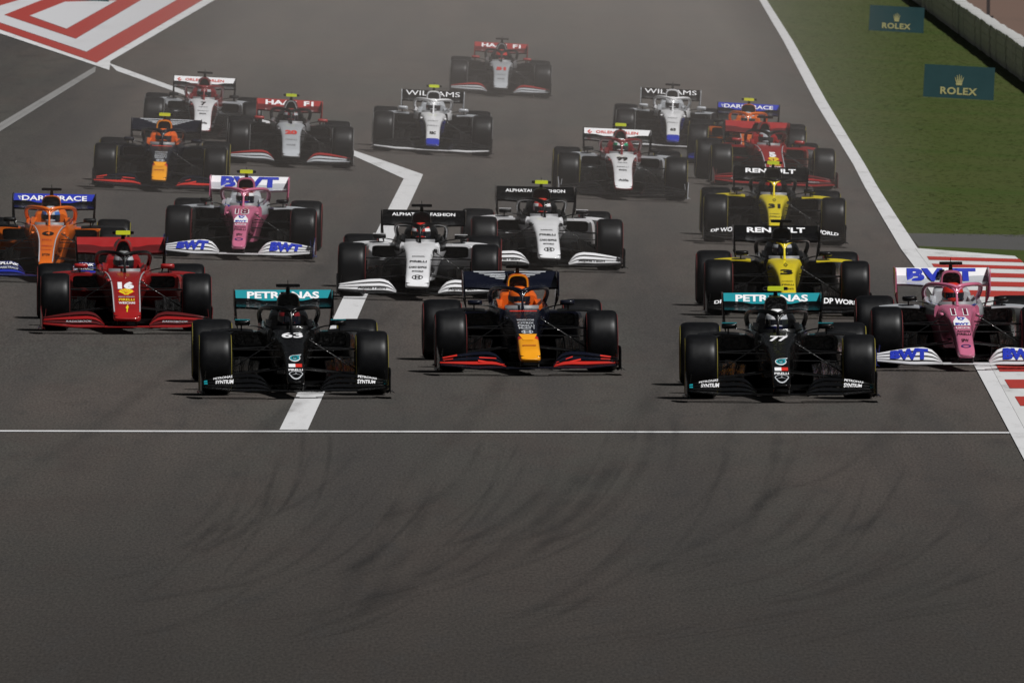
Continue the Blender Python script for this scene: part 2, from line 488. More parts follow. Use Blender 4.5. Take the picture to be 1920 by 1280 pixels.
def cover_mesh(tri):
    t = .5 if tri else .92
    hw = .12 if tri else .118
    sec = [(2.02, hw, .79, .992, t), (2.08, hw + .012, .76, 1.004, t), (2.3, .150, .55, 1.0, .75), (2.75, .19, .3, .93, .45), (3.3, .15, .24, .78, .3), (3.85, .07, .22, .58, .4)]
    m = MB()
    m.loft([superring(y, 0, w, a, b, 24, 3.2, tp) for y, w, a, b, tp in sec], cap0=False)
    inner = superring(2.02, 0, hw - .014, .803, .98, 24, 3.2, t)
    outer = superring(2.02, 0, hw, .79, .992, 24, 3.2, t)
    deep = superring(2.10, 0, hw - .02, .81, .973, 24, 3.2, t)
    k = len(m.v); m.v += outer + inner + deep
    for j in range(24):
        q = (j + 1) % 24
        m.f.append((k + j, k + q, k + 24 + q, k + 24 + j)); m.i.append(1)
        m.f.append((k + 24 + j, k + 24 + q, k + 48 + q, k + 48 + j)); m.i.append(1)
    # fin
    m.add([(-.006, 2.7, .9), (-.006, 3.95, .55), (-.006, 3.9, .80), (-.006, 2.9, .955), (.006, 2.7, .9), (.006, 3.95, .55), (.006, 3.9, .80), (.006, 2.9, .955)], [(0, 1, 2, 3), (7, 6, 5, 4), (0, 4, 5, 1), (1, 5, 6, 2), (2, 6, 7, 3), (3, 7, 4, 0)], 0)
    return m.mesh(40)
def intake_mesh(tri):
    t = .5 if tri else .92; hw = .12 if tri else .118
    return MB().loft([superring(2.095, 0, hw - .0195, .8105, .9725, 24, 3.2, t), superring(2.13, 0, hw - .03, .82, .96, 24, 3.2, t)]).mesh(40)

def pod_mesh(s):
    sec = [(1.38, .44, .205, .415, .615), (1.5, .45, .235, .33, .625), (1.9, .45, .27, .16, .60), (2.5, .40, .27, .10, .53), (3.0, .30, .22, .10, .44), (3.4, .2, .13, .11, .36)]
    m = MB()
    rings = [superring(y, s * cx, hw, a, b, 20, 5) for y, cx, hw, a, b in sec]
    m.loft(rings, cap0=False)
    y, cx, hw, a, b = sec[0]
    inner = superring(y, s * cx + s * -.012, hw - .03, a + .035, b - .022, 20, 6)
    deep = superring(y + .14, s * cx - s * .012, hw - .045, a + .05, b - .035, 20, 6)
    k = len(m.v); m.v += rings[0] + inner + deep
    for j in range(20):
        q = (j + 1) % 20
        m.f.append((k + j, k + q, k + 20 + q, k + 20 + j)); m.i.append(0)
        m.f.append((k + 20 + j, k + 20 + q, k + 40 + q, k + 40 + j)); m.i.append(1)
    return m.mesh(40)
def pod_inlet_mesh(s):
    return MB().loft([superring(1.51, s * .428, .162, .463, .582, 20, 6), superring(1.55, s * .428, .15, .47, .575, 20, 6)]).mesh(40)

def pod_wing_mesh(s):
    m = MB()
    def top(u, v):
        x = .40 + .44 * u; return (s * x, 1.16 + .10 * u + .13 * v, .632 - .012 * u + .02 * (v - .5) + .016 * math.sin(u * 3.1))
    m.slab(top, 8, 2, (0, 0, -.016))
    return m.mesh(40)
def pod_vane_mesh(s):
    m = MB()
    m.slab(lambda u, v: (s * (.815 - .05 * math.sin(v * 3.1)), 1.20 + .16 * u, .08 + .545 * v), 3, 6, (s * .012, 0, 0))
    return m.mesh(40)
def barge_mesh(s):
    m = MB()
    for k, (x, y0, y1, z1) in enumerate(((.34, .45, .95, .33), (.44, .62, 1.1, .36), (.53, .74, 1.2, .33), (.61, .86, 1.28, .30), (.69, .98, 1.33, .26))):
        m.slab(lambda u, v: (s * (x + .10 * u * u + .02 * math.sin(v * 3)), y0 + (y1 - y0) * u + .03 * v, .06 + (z1 - .06) * v), 5, 4, (s * .008, 0, 0))
    for z in (.10, .145, .19):
        m.slab(lambda u, v: (s * (.36 + .40 * u), .80 + .3 * v + .1 * u, z + .015 * v), 4, 1, (0, 0, -.007))
    return m.mesh(40)

def floor_mesh():
    pts = [(-.30, .75), (-.62, 1.05), (-.80, 1.35), (-.80, 3.0), (-.60, 3.25), (-.50, 3.95), (.50, 3.95), (.60, 3.25), (.80, 3.0), (.80, 1.35), (.62, 1.05), (.30, .75)]
    m = MB(); n = len(pts)
    zf = lambda y: .052 + .022 * max(0, y - .8) + (.16 * max(0, y - 3.3))
    v = [(x, y, zf(y)) for x, y in pts] + [(x, y, zf(y) + .022) for x, y in pts]
    f = [tuple(range(n)), tuple(range(2 * n - 1, n - 1, -1))] + [(k, (k + 1) % n, n + (k + 1) % n, n + k) for k in range(n)]
    m.add(v, f)
    m.box(-.15, .15, .55, 3.3, .042, .052)
    return m.mesh(30)
def gearbox_mesh():
    m = MB()
    m.loft([superring(2.6, 0, .16, .1, .5, 12, 4), superring(3.5, 0, .12, .12, .42, 12, 4), superring(4.15, 0, .07, .22, .34, 12, 4)])
    return m.mesh(40)

# front wing surface: u 0..1 across from inboard to tip, v 0..1 front to back
XW0, XW1 = .26, .975
def fw(s, u, v):
    x = XW0 + (XW1 - XW0) * u
    zle = np.interp(x, [.26, .6, .975], [.088, .082, .115]); zte = np.interp(x, [.26, .30, .36, .44, .6, .8, .975], [.108, .165, .218, .246, .238, .208, .175])
    yle = np.interp(x, [.26, .6, .975], [-1.22, -1.17, -1.06]); yte = np.interp(x, [.26, .40, .975], [-.80, -.70, -.66])
    w = v ** 1.35
    return (s * x, yle + (yte - yle) * v, zle + (zte - zle) * w)
BANDS = [(0, .20), (.32, .50), (.60, .76), (.86, 1.0)]
def fw_main_mesh():
    m = MB()
    m.slab(lambda u, v: ((u - .5) * 2 * XW0, -1.22 + .25 * v, .088 - .012 * math.sin(v * 3.14)), 4, 4, (0, 0, -.012))
    for s in (-1, 1): m.slab(lambda u, v: fw(s, u, v * BANDS[0][1]), 12, 3, (0, 0, -.010))
    return m.mesh(40)
def fw_flap_mesh(s, k):
    a, b = BANDS[k]
    def g(u, v):
        return fw(s, u, a + (b - a) * v)
    return MB().slab(g, 14, 3, (0, .003, -.008)).mesh(50)
def fw_end_mesh(s):
    m = MB()
    m.slab(lambda u, v: (s * (.985 + .012 * math.sin(u * 3)), -1.16 + .58 * u + .03 * v, .055 + (.15 + .10 * math.sin(min(1, u * 1.4) * 1.57)) * v), 7, 4, (s * .008, 0, 0))
    m.slab(lambda u, v: (s * (.955 + .08 * v), -1.12 + .52 * u, .056 + .02 * math.sin(v * 3)), 3, 3, (0, 0, -.006))
    m.slab(lambda u, v: (s * (.955 - .01 * v), -.95 + .25 * u, .19 + .085 * v), 3, 2, (s * -.006, 0, 0))
    return m.mesh(40)
def pylon_mesh(s, w):
    return MB().slab(lambda u, v: (s * (w - .012 * v), -1.10 + .28 * u + .05 * v, .092 + (.10 + .04 * u) * v), 4, 2, (s * .014, 0, 0)).mesh(40)
def cape_mesh(w):
    m = MB()
    m.slab(lambda u, v: ((u - .5) * 2 * w, -1.16 + .9 * v, .195 - .055 * math.sin(min(1, v * 2.5) * 1.57) + .05 * abs(u - .5)), 6, 6, (0, 0, -.008))
    return m.mesh(40)

RW = .525
def rw_main_mesh():
    def g(u, v):
        x = (u - .5) * 2 * (RW - .006); dip = .018 * (1 - min(1, abs(x) / .40) ** 2)
        return (x, 3.86 + .30 * v, .792 - dip + .085 * v ** 2.2)
    return MB().slab(g, 14, 6, (0, .012, -.022)).mesh(50)
def rw_flap_mesh():
    return MB().slab(lambda u, v: ((u - .5) * 2 * (RW - .006), 4.135 + .135 * v, .850 + .112 * v), 4, 4, (0, .014, -.008)).mesh(50)
def rw_end_mesh(s):
    out = [(3.78, .70), (3.80, .93), (3.84, .965), (4.34, .972), (4.36, .80), (4.24, .58), (4.30, .36), (4.12, .36), (4.06, .56), (3.96, .66)]
    n = len(out); m = MB()
    tw = lambda z: RW - (.10 * max(0, .66 - z) / .3)
    v = [(s * tw(z), y, z) for y, z in out] + [(s * (tw(z) + .012), y, z) for y, z in out]
    m.add(v, [tuple(range(n)), tuple(range(2 * n - 1, n - 1, -1))] + [(k, (k + 1) % n, n + (k + 1) % n, n + k) for k in range(n)])
    return m.mesh(0)
def rw_pylon_mesh():
    m = MB(); m.tube([(0, 4.05, .34), (0, 3.98, .6), (0, 4.02, .775)], [.02, .018, .016], 8); m.box(-.03, .03, 4.06, 4.2, .90, .945); return m.mesh(40)

def halo_pts():
    half = [(0, .985, .845), (.045, 1.0, .862), (.11, 1.06, .872), (.19, 1.18, .876), (.255, 1.36, .870), (.295, 1.58, .850), (.312, 1.80, .81), (.312, 2.0, .76), (.30, 2.14, .705), (.29, 2.2, .66)]
    return half
def halo_mesh():
    h = halo_pts(); m = MB()
    # smooth the path
    P_ = [Vector(p) for p in h]; path = []
    for k in range(len(P_) - 1):
        p0, p1, p2, p3 = P_[max(k - 1, 0)], P_[k], P_[k + 1], P_[min(k + 2, len(P_) - 1)]
        for t in (0, .33, .66): path.append(.5 * ((2 * p1) + (p2 - p0) * t + (2 * p0 - 5 * p1 + 4 * p2 - p3) * t * t + (3 * p1 - p0 - 3 * p2 + p3) * t ** 3))
    path.append(P_[-1])
    full = [Vector((-p.x, p.y, p.z)) for p in reversed(path[1:])] + path
    m.tube(full, .027, 10, .85)
    return m.mesh(50)
def halo_pillar_mesh():
    m = MB()
    m.tube([(0, .80, .64), (0, .87, .70), (0, .94, .78), (0, .985, .84)], [.022, .014, .013, .022], 8)
    for s in (-1, 1): m.tube([(0, .93, .775), (s * .03, .97, .825), (s * .085, 1.03, .858)], [.012, .013, .018], 8)
    return m.mesh(60)

def mirror_mesh(s):
    m = MB()
    m.loft(nosed(1.20, s * .51, .082, .684, .742, 16, 5, .035) + [superring(1.27, s * .51, .08, .684, .742, 16, 5)])
    return m.mesh(60)
def mirror_top_mesh(s): return MB().box(s * .51 - .08, s * .51 + .08, 1.19, 1.275, .7425, .750).mesh(0)
def stalk_mesh(s):
    m = MB(); m.tube([(s * .30, 1.30, .655), (s * .36, 1.24, .675), (s * .45, 1.23, .69)], .008, 6)
    m.tube([(s * .52, 1.25, .625), (s * .52, 1.24, .688)], .008, 6); return m.mesh(50)

def tcam_mesh():
    m = MB()
    m.loft([superring(2.14, 0, .128, 1.060, 1.094, 20, 9), superring(2.18, 0, .13, 1.058, 1.096, 20, 9), superring(2.27, 0, .125, 1.062, 1.092, 20, 9)])
    return m.mesh(40)
def tcam_band_mesh(): return MB().loft([superring(2.135, 0, .086, 1.054, 1.100, 20, 9), superring(2.2, 0, .086, 1.053, 1.101, 20, 9)]).mesh(40)
def tcam_stem_mesh():
    m = MB(); m.tube([(0, 2.22, .99), (0, 2.21, 1.06)], [.026, .018], 8, .7); m.tube([(0, 2.2, 1.09), (0, 2.2, 1.135)], .004, 5); return m.mesh(40)

def tyre_profile(hw, inset=0.0):
    k = hw / .1725
    half = [(.168, .138), (.20, .160), (.245, .1725), (.285, .170), (.312, .160), (.326, .143), (.333, .118), (.335, .08)]
    return [(r, x * k) for r, x in half] + [(.335, 0)] + [(r, -x * k) for r, x in reversed(half)] + [(.163, -.10 * k), (.163, .10 * k)]
def tyre_mesh(hw): return MB().lathe(tyre_profile(hw), 44).mesh(40)
def band_ring_mesh(hw, side):
    k = hw / .1725; m = MB()
    m.lathe([(.279, side * .1732 * k), (.287, side * .1718 * k), (.294, side * .1695 * k), (.294, side * .162 * k), (.279, side * .165 * k)], 44)
    return m.mesh(40)
def rim_mesh(hw):
    k = hw / .1725; m = MB()
    m.lathe([(.168, .135 * k), (.172, .145 * k), (.16, .142 * k), (.15, .09 * k), (.15, -.13 * k), (.172, -.145 * k), (.165, -.13 * k), (.162, 0)], 32)
    m.lathe([(.0, .10 * k), (.03, .11 * k), (.045, .10 * k), (.045, .06 * k), (0, .06 * k)], 14, closed=False)
    for j in range(10):
        a = 2 * math.pi * j / 10
        m.tube([(.085 * k, .03 * math.sin(a), .03 * math.cos(a)), (.105 * k, .155 * math.sin(a + .12), .155 * math.cos(a + .12))], .011, 5)
    m.lathe([(0, .02 * k), (.148, .02 * k), (.148, .0), (0, 0)], 24, closed=False)
    return m.mesh(40)
def duct_mesh(s, hw):
    m = MB(); m.lathe([(0, -.15 * s), (.13, -.16 * s), (.155, -.10 * s), (.15, .0), (0, 0)], 20, closed=False)
    m.box(-.16 * s - .03, -.16 * s + .03, -.17, -.02, -.02, .12)
    return m.mesh(40)

def arm(pts, r, flat=.45): return MB().tube(pts, r, 8, flat).mesh(50)
def upper_mesh(s): return MB().tube([(s * .15, -.12, .47), (s * .72, .0, .475)], .017, 8, .4).tube([(s * .17, .38, .49), (s * .72, .03, .475)], .017, 8, .4).mesh(50)
def lower_mesh(s): return MB().tube([(s * .10, -.10, .27), (s * .74, .0, .20)], .019, 8, .4).tube([(s * .12, .42, .27), (s * .74, .04, .20)], .019, 8, .4).mesh(50)
def rear_arm_mesh(s):
    m = MB()
    for z0, z1 in ((.40, .44), (.22, .20)):
        m.tube([(s * .12, 3.3, z0), (s * .66, 3.65, z1)], .017, 8, .45); m.tube([(s * .12, 3.85, z0), (s * .66, 3.68, z1)], .017, 8, .45)
    return m.mesh(50)
def wheel_steer_mesh():
    m = MB(); m.box(-.135, .135, 1.22, 1.245, .525, .60, taper=.004)
    for s in (-1, 1): m.tube([(s * .125, 1.235, .49), (s * .145, 1.235, .56), (s * .125, 1.235, .62)], .017, 8)
    return m.mesh(40)
def screen_mesh():
    return MB().slab(lambda u, v: (.20 * math.sin((u - .5) * 2.4), .93 + .10 * (1 - math.cos((u - .5) * 2.4)) * 1.4 + .03 * v, .655 + .035 * v), 10, 1, (0, .006, 0)).mesh(40)
def camera_stub_mesh(s): return MB().loft(nosed(.30, s * .20, .024, .545, .590, 12, 3, .03) + [superring(.42, s * .20, .025, .54, .59, 12, 3)]).mesh(60)

# ------------------------------------------------------------------ driver
def driver_mesh():
    J, E, R = [], [], []
    def add(p, r, par=None):
        J.append(p); R.append(r)
        if par is not None: E.append((par, len(J) - 1))
        return len(J) - 1
    pel = add((0, 1.78, .22), .15); bel = add((0, 1.82, .34), .14, pel); che = add((0, 1.85, .48), .15, bel)
    nk = add((0, 1.82, .58), .065, che); hd = add((0, 1.78, .68), .085, nk); add((0, 1.77, .76), .08, hd)
    for s in (-1, 1):
        sh = add((s * .165, 1.84, .53), .062, che); el = add((s * .20, 1.58, .44), .046, sh); wr = add((s * .155, 1.33, .535), .03, el)
        pm = add((s * .145, 1.275, .555), .03, wr)
        for k in range(4): 
            f1 = add((s * (.152 + .004 * k), 1.235, .585 - .018 * k), .010, pm); f2 = add((s * (.135 + .004 * k), 1.212, .585 - .018 * k), .009, f1); add((s * (.118 + .003 * k), 1.222, .583 - .018 * k), .008, f2)
        t1 = add((s * .125, 1.265, .585), .011, pm); add((s * .105, 1.25, .60), .009, t1)
        hp = add((s * .09, 1.70, .21), .085, pel); kn = add((s * .11, 1.22, .36), .062, hp); an = add((s * .08, .80, .30), .042, kn); add((s * .08, .70, .37), .035, an)
    me = bpy.data.meshes.new('body'); me.from_pydata(J, E, [])
    o = bpy.data.objects.new('body', me); COL.objects.link(o)
    md = o.modifiers.new('skin', 'SKIN'); md.use_smooth_shade = True
    for k, sv in enumerate(me.skin_vertices[0].data): sv.radius = (R[k], R[k]); sv.use_root = (k == 0)
    o.modifiers.new('sub', 'SUBSURF').levels = 1
    dg = bpy.context.evaluated_depsgraph_get()
    out = bpy.data.meshes.new_from_object(o.evaluated_get(dg))
    bpy.data.objects.remove(o); out.materials.clear(); out.materials.append(None); out.name = 'driver_body'
    return out
def helmet_mesh():
    m = MB(); n = 20; rings = []
    for k in range(1, 12):
        t = math.pi * k / 12
        z = .145 * math.cos(t); r = .128 * math.sin(t) ** .8
        rings.append([(r * math.sin(a) * .97, r * math.cos(a) * 1.08 - (.02 if z < -.03 else 0) * max(0, -math.cos(a)), z) for a in (2 * math.pi * (j + .5) / n for j in range(n))])
    def slot(k, j):
        a = (j + 1) / n * 2 * math.pi
        if k <= 2: return 0
        if k <= 5: return 1 if abs(math.sin(a)) > .55 else 0
        return 2
    m.loft(rings, slot)
    m.v = [(x, y + 1.765, z + .735) for x, y, z in m.v]
    return m.mesh(60)
def visor_mesh():
    def g(u, v):
        a = (u - .5) * 2.5; z = .028 - .085 * v; r = .1345
        return (r * math.sin(a) * .97, 1.762 - r * math.cos(a) * 1.08, .74 + z)
    return MB().slab(g, 12, 3, (0, .012, 0)).mesh(60)

# ------------------------------------------------------------------ liveries
DEF = dict(nose='narrow', zones=[(9, 0)], nosecol=['black'], side=None, surround='black', head='carbon', halo='black', pillar='black', mirror='black', mirtop=None,
           cover='black', ring='black', tri=False, pod='black', podwing='carbon', flap='black', main='black', rend='black',
           fwm='black', flaps=['black'] * 3, fend='carbon', barge='carbon', pin=None, cape=None, floor='carbon', camtop=None)
TEAM = {
 'silverless': dict(flap='teal', mirtop='teal', rtext=('PETRONAS', 'white', .78, .072, .035), barge='black'),
 'bull': dict(nose='mid', zones=[(-.62, 0), (-.5, 1), (9, 2)], nosecol=['amber', 'scarlet', 'navy'], surround='navy', head='ember', halo='navy', pillar='navy', mirror='navy',
              cover='ember', ring='amber', pod='navy', flap='navy', main='navy', rend='navy', fwm='navy', flaps=['scarlet', 'navy', 'navy'], cape='black', feathers=True),
 'pink': dict(zones=[(9, 0)], nosecol=['pink'], surround='pale', head='pale', halo='pink', pillar='pink', mirror='black', cover='pink', ring='pink', pod='carbon', podwing='pale',
              flap='white', main='pale', rend='pink', fwm='white', flaps=['white', 'white', 'white'], fend='deepblue', barge='carbon', rtext=('BWT', 'blue', .78, .140, .05), tub='pink'),
 'wasp': dict(nose='narrow', zones=[(9, 0)], nosecol=['yellow'], side=None, surround='black', halo='black', pillar='yellow', mirror='black', cover='black', ring='black', pod='black', podwing='yellow',
              rtext=('RENAULT', 'white', .72, .062, .035)),
 'rosso': dict(nose='broad', zones=[(9, 0)], nosecol=['red'], surround='red', head='red', halo='carbon', pillar='carbon', mirror='red', cover='red', ring='red', tri=True, pod='red', podwing='red',
               flap='red', main='darkred', rend='carbon', fwm='red', flaps=['darkred', 'red', 'darkred'], fend='darkred', pin='pale', cape='darkred'),
 'papaya': dict(nose='narrow', zones=[(9, 0)], nosecol=['orange'], surround='orange', head='orange', halo='orange', pillar='orange', mirror='carbon', cover='orange', ring='black', pod='orange', podwing='carbon',
                flap='blue', main='black', rend='carbon', fwm='deepblue', flaps=['blue', 'deepblue', 'deepblue'], fend='carbon', rtext=('DARKTRACE', 'white', .84, .062, .02), pin='pale', tub='orange'),
 'fashion': dict(nose='wide', zones=[(9, 0)], nosecol=['white'], surround='carbon', head='carbon', halo='black', pillar='black', mirror='carbon', mirtop='white', cover='black', ring='black', pod='white', podwing='white',
                 fwm='carbon', flaps=['white', 'white', 'white'], fend='carbon', rtext=('ALPHATAURI FASHION', 'white', .80, .040, .02), cape='black'),
 'cross': dict(nose='wide', zones=[(9, 0)], nosecol=['white', 'wine'], side=1, surround='wine', head='wine', halo='wine', pillar='wine', mirror='carbon', cover='wine', ring='wine', pod='pale', podwing='pale',
               flap='white', main='black', rend='carbon', fwm='black', flaps=['carbon', 'black', 'carbon'], fend='pale', rtext=('ORLEN   ORLEN', 'scarlet', .66, .042, .02), cape='black', tri=True),
 'haulage': dict(nose='wide', zones=[(9, 0)], nosecol=['pale', 'grey'], side=1, surround='grey', head='carbon', halo='carbon', pillar='carbon', mirror='brick', cover='carbon', ring='pale', tri=True, pod='carbon', podwing='carbon',
                 flap='brick', main='darkred', rend='brick', fwm='carbon', flaps=['pale', 'pale', 'brick'], fend='carbon', rtext=('HAAS  F1', 'white', .78, .075, .04), cape='black'),
 'oxford': dict(nose='mid', zones=[(-1.0, 1), (9, 0)], nosecol=['white', 'blue'], side=1, surround='white', head='pale', halo='white', pillar='white', mirror='pale', cover='white', ring='white', pod='carbon', podwing='pale',
                flap='black', main='black', rend='pale', fwm='white', flaps=['carbon', 'black', 'black'], fend='carbon', rtext=('WILLIAMS', 'white', .92, .080, .0)),
}
GROUP = 'race cars bunched together on the run from the start'
# team, number, front axle centre px, tyre contact row, rear wing centre px, yellow camera, tyre band, helmet colours, label, driver label
CARS = [
 ('silverless', '63', 550, 740, 531, 0, 'yellow', ('black', 'wine', 'black'), 'black race car number 63 with teal rear wing, front left of the pack', 'driver in dark helmet sitting in the black number 63 car'),
 ('bull', '33', 986, 697, 956.5, 0, 'scarlet', ('ember', 'ember', 'pale'), 'dark blue race car with yellow nose between the two black cars', 'driver in orange and grey helmet in the yellow nosed car between black cars'),
 ('silverless', '77', 1462, 747, 1447.5, 1, 'yellow', ('white', 'pale', 'deepblue'), 'black race car number 77 with teal rear wing and yellow tyre bands', 'driver in white helmet sitting in the black number 77 car'),
 ('pink', '11', 1802, 689, 1766, 0, 'scarlet', ('scarlet', 'scarlet', 'scarlet'), 'pink race car number 11 half over the red and white kerb', 'driver in red helmet in the pink number 11 car'),
 ('wasp', '3', 1474, 592, 1455.5, 0, 'scarlet', ('carbon', 'pale', 'black'), 'yellow nosed black race car number 3 right behind black car 77', 'driver in black and grey helmet in the yellow nosed number 3 car'),
 ('wasp', '31', 1450, 457, 1445, 1, 'yellow', ('carbon', 'scarlet', 'black'), 'yellow nosed black race car with lime camera pod, behind number 3', 'driver in dark red helmet in the rear yellow nosed car'),
 ('rosso', '5', 1445.5, 352, 1418, 0, 'yellow', ('pale', 'red', 'grey'), 'red race car behind the yellow nosed cars, hiding an orange car', 'driver in grey and red helmet in the red car near the grass'),
 ('papaya', '55', 1398, 312, 1403.5, 1, 'yellow', ('pale', 'orange', 'grey'), 'orange race car with blue rear wing mostly hidden by a red car near the grass', 'driver in grey helmet in the orange car near the grass'),
 ('rosso', '16', 235.6, 620, 225.4, 1, 'scarlet', ('grey', 'pale', 'wine'), 'red race car number 16 with broad red nose on the left', 'driver in grey helmet sitting in the red number 16 car'),
 ('papaya', '4', 88, 524, 101.5, 0, 'yellow', ('pale', 'sky', 'pale'), 'orange race car with blue rear wing at the left edge', 'driver in pale blue helmet in the orange car at the left edge'),
 ('pink', '18', 450.8, 483, 468.2, 1, 'scarlet', ('wine', 'white', 'blue'), 'pink race car number 18 with lime camera pod, left of centre', 'driver in white and blue helmet in the pink number 18 car'),
 ('fashion', '10', 784, 558, 794, 0, 'scarlet', ('scarlet', 'white', 'black'), 'white nosed race car with black rear wing on the white centre line', 'driver in red and white helmet in the white car on the centre line'),
 ('fashion', '26', 1023.5, 504, 1004, 1, 'scarlet', ('scarlet', 'white', 'black'), 'white nosed race car with black rear wing and lime camera pod, mid pack', 'driver in red and white helmet in the mid pack white car with lime pod'),
 ('bull', '23', 299, 356, 312, 1, 'yellow', ('ember', 'ember', 'black'), 'dark blue race car with yellow nose and lime camera pod, on the left', 'driver in orange and black helmet in the far left dark blue car'),
 ('cross', '7', 378, 262, 383.5, 0, 'white', ('wine', 'pale', 'wine'), 'white nosed race car number 7 with dark red halo, far left', 'driver in dark red helmet in the white nosed number 7 car'),
 ('haulage', '20', 543, 311, 542.7, 1, 'white', ('wine', 'pale', 'black'), 'grey and white race car number 20 with red rear wing and lime camera pod', 'driver in dark red helmet in the number 20 car'),
 ('oxford', '6', 809, 288, 811.5, 1, 'white', ('white', 'pale', 'navy'), 'white race car with black rear wing and lime camera pod, left of centre far back', 'driver in white helmet in the white car with lime camera pod'),
 ('haulage', '51', 937, 180, 939.6, 0, 'white', ('scarlet', 'scarlet', 'pale'), 'grey and white race car with red rear wing, last and farthest back', 'driver in bright red helmet in the last car'),
 ('oxford', '63', 1258.7, 280, 1257.4, 0, 'white', ('white', 'pale', 'navy'), 'white race car with black rear wing and black camera pod, far right back', 'driver in white helmet in the far white car with black camera pod'),
 ('cross', '99', 1164.6, 372, 1157.2, 1, 'yellow', ('white', 'green', 'wine'), 'white nosed race car number 99 with dark red halo and lime camera pod', 'driver in white and green helmet in the number 99 car'),
]

def nose_map(y0, w, hv, lift=.005):
    slope = .215
    def f(u, v):
        y = y0 + v * hv / slope; return (u * w, y, nose_top(y) + lift)
    return f
def flap_map(w, h, v0, x0=0.0):
    """onto the rear wing flap; v0 = centre 0..1 of the flap height"""
    def f(u, v):
        t = v0 + v * h / .112
        if t < -.02:
            z = max(.785, .850 + .112 * t); q = (max(0, z - .78) / .085) ** .4545; return (x0 + u * w, 3.86 + .30 * q - .008, z + .004)
        return (x0 + u * w, 4.135 + .135 * t - .004, .850 + .112 * t + .003)
    return f
def fw_map(s, u0, du, v0, dv):
    def f(u, v):
        uu = u0 + s * u * abs(du); vv = min(1, max(0, v0 + v * dv)); x, y, z = fw(s, uu, vv); k = 0 if vv < .28 else .012
        return (x, y - .010, z + .006)
    return f

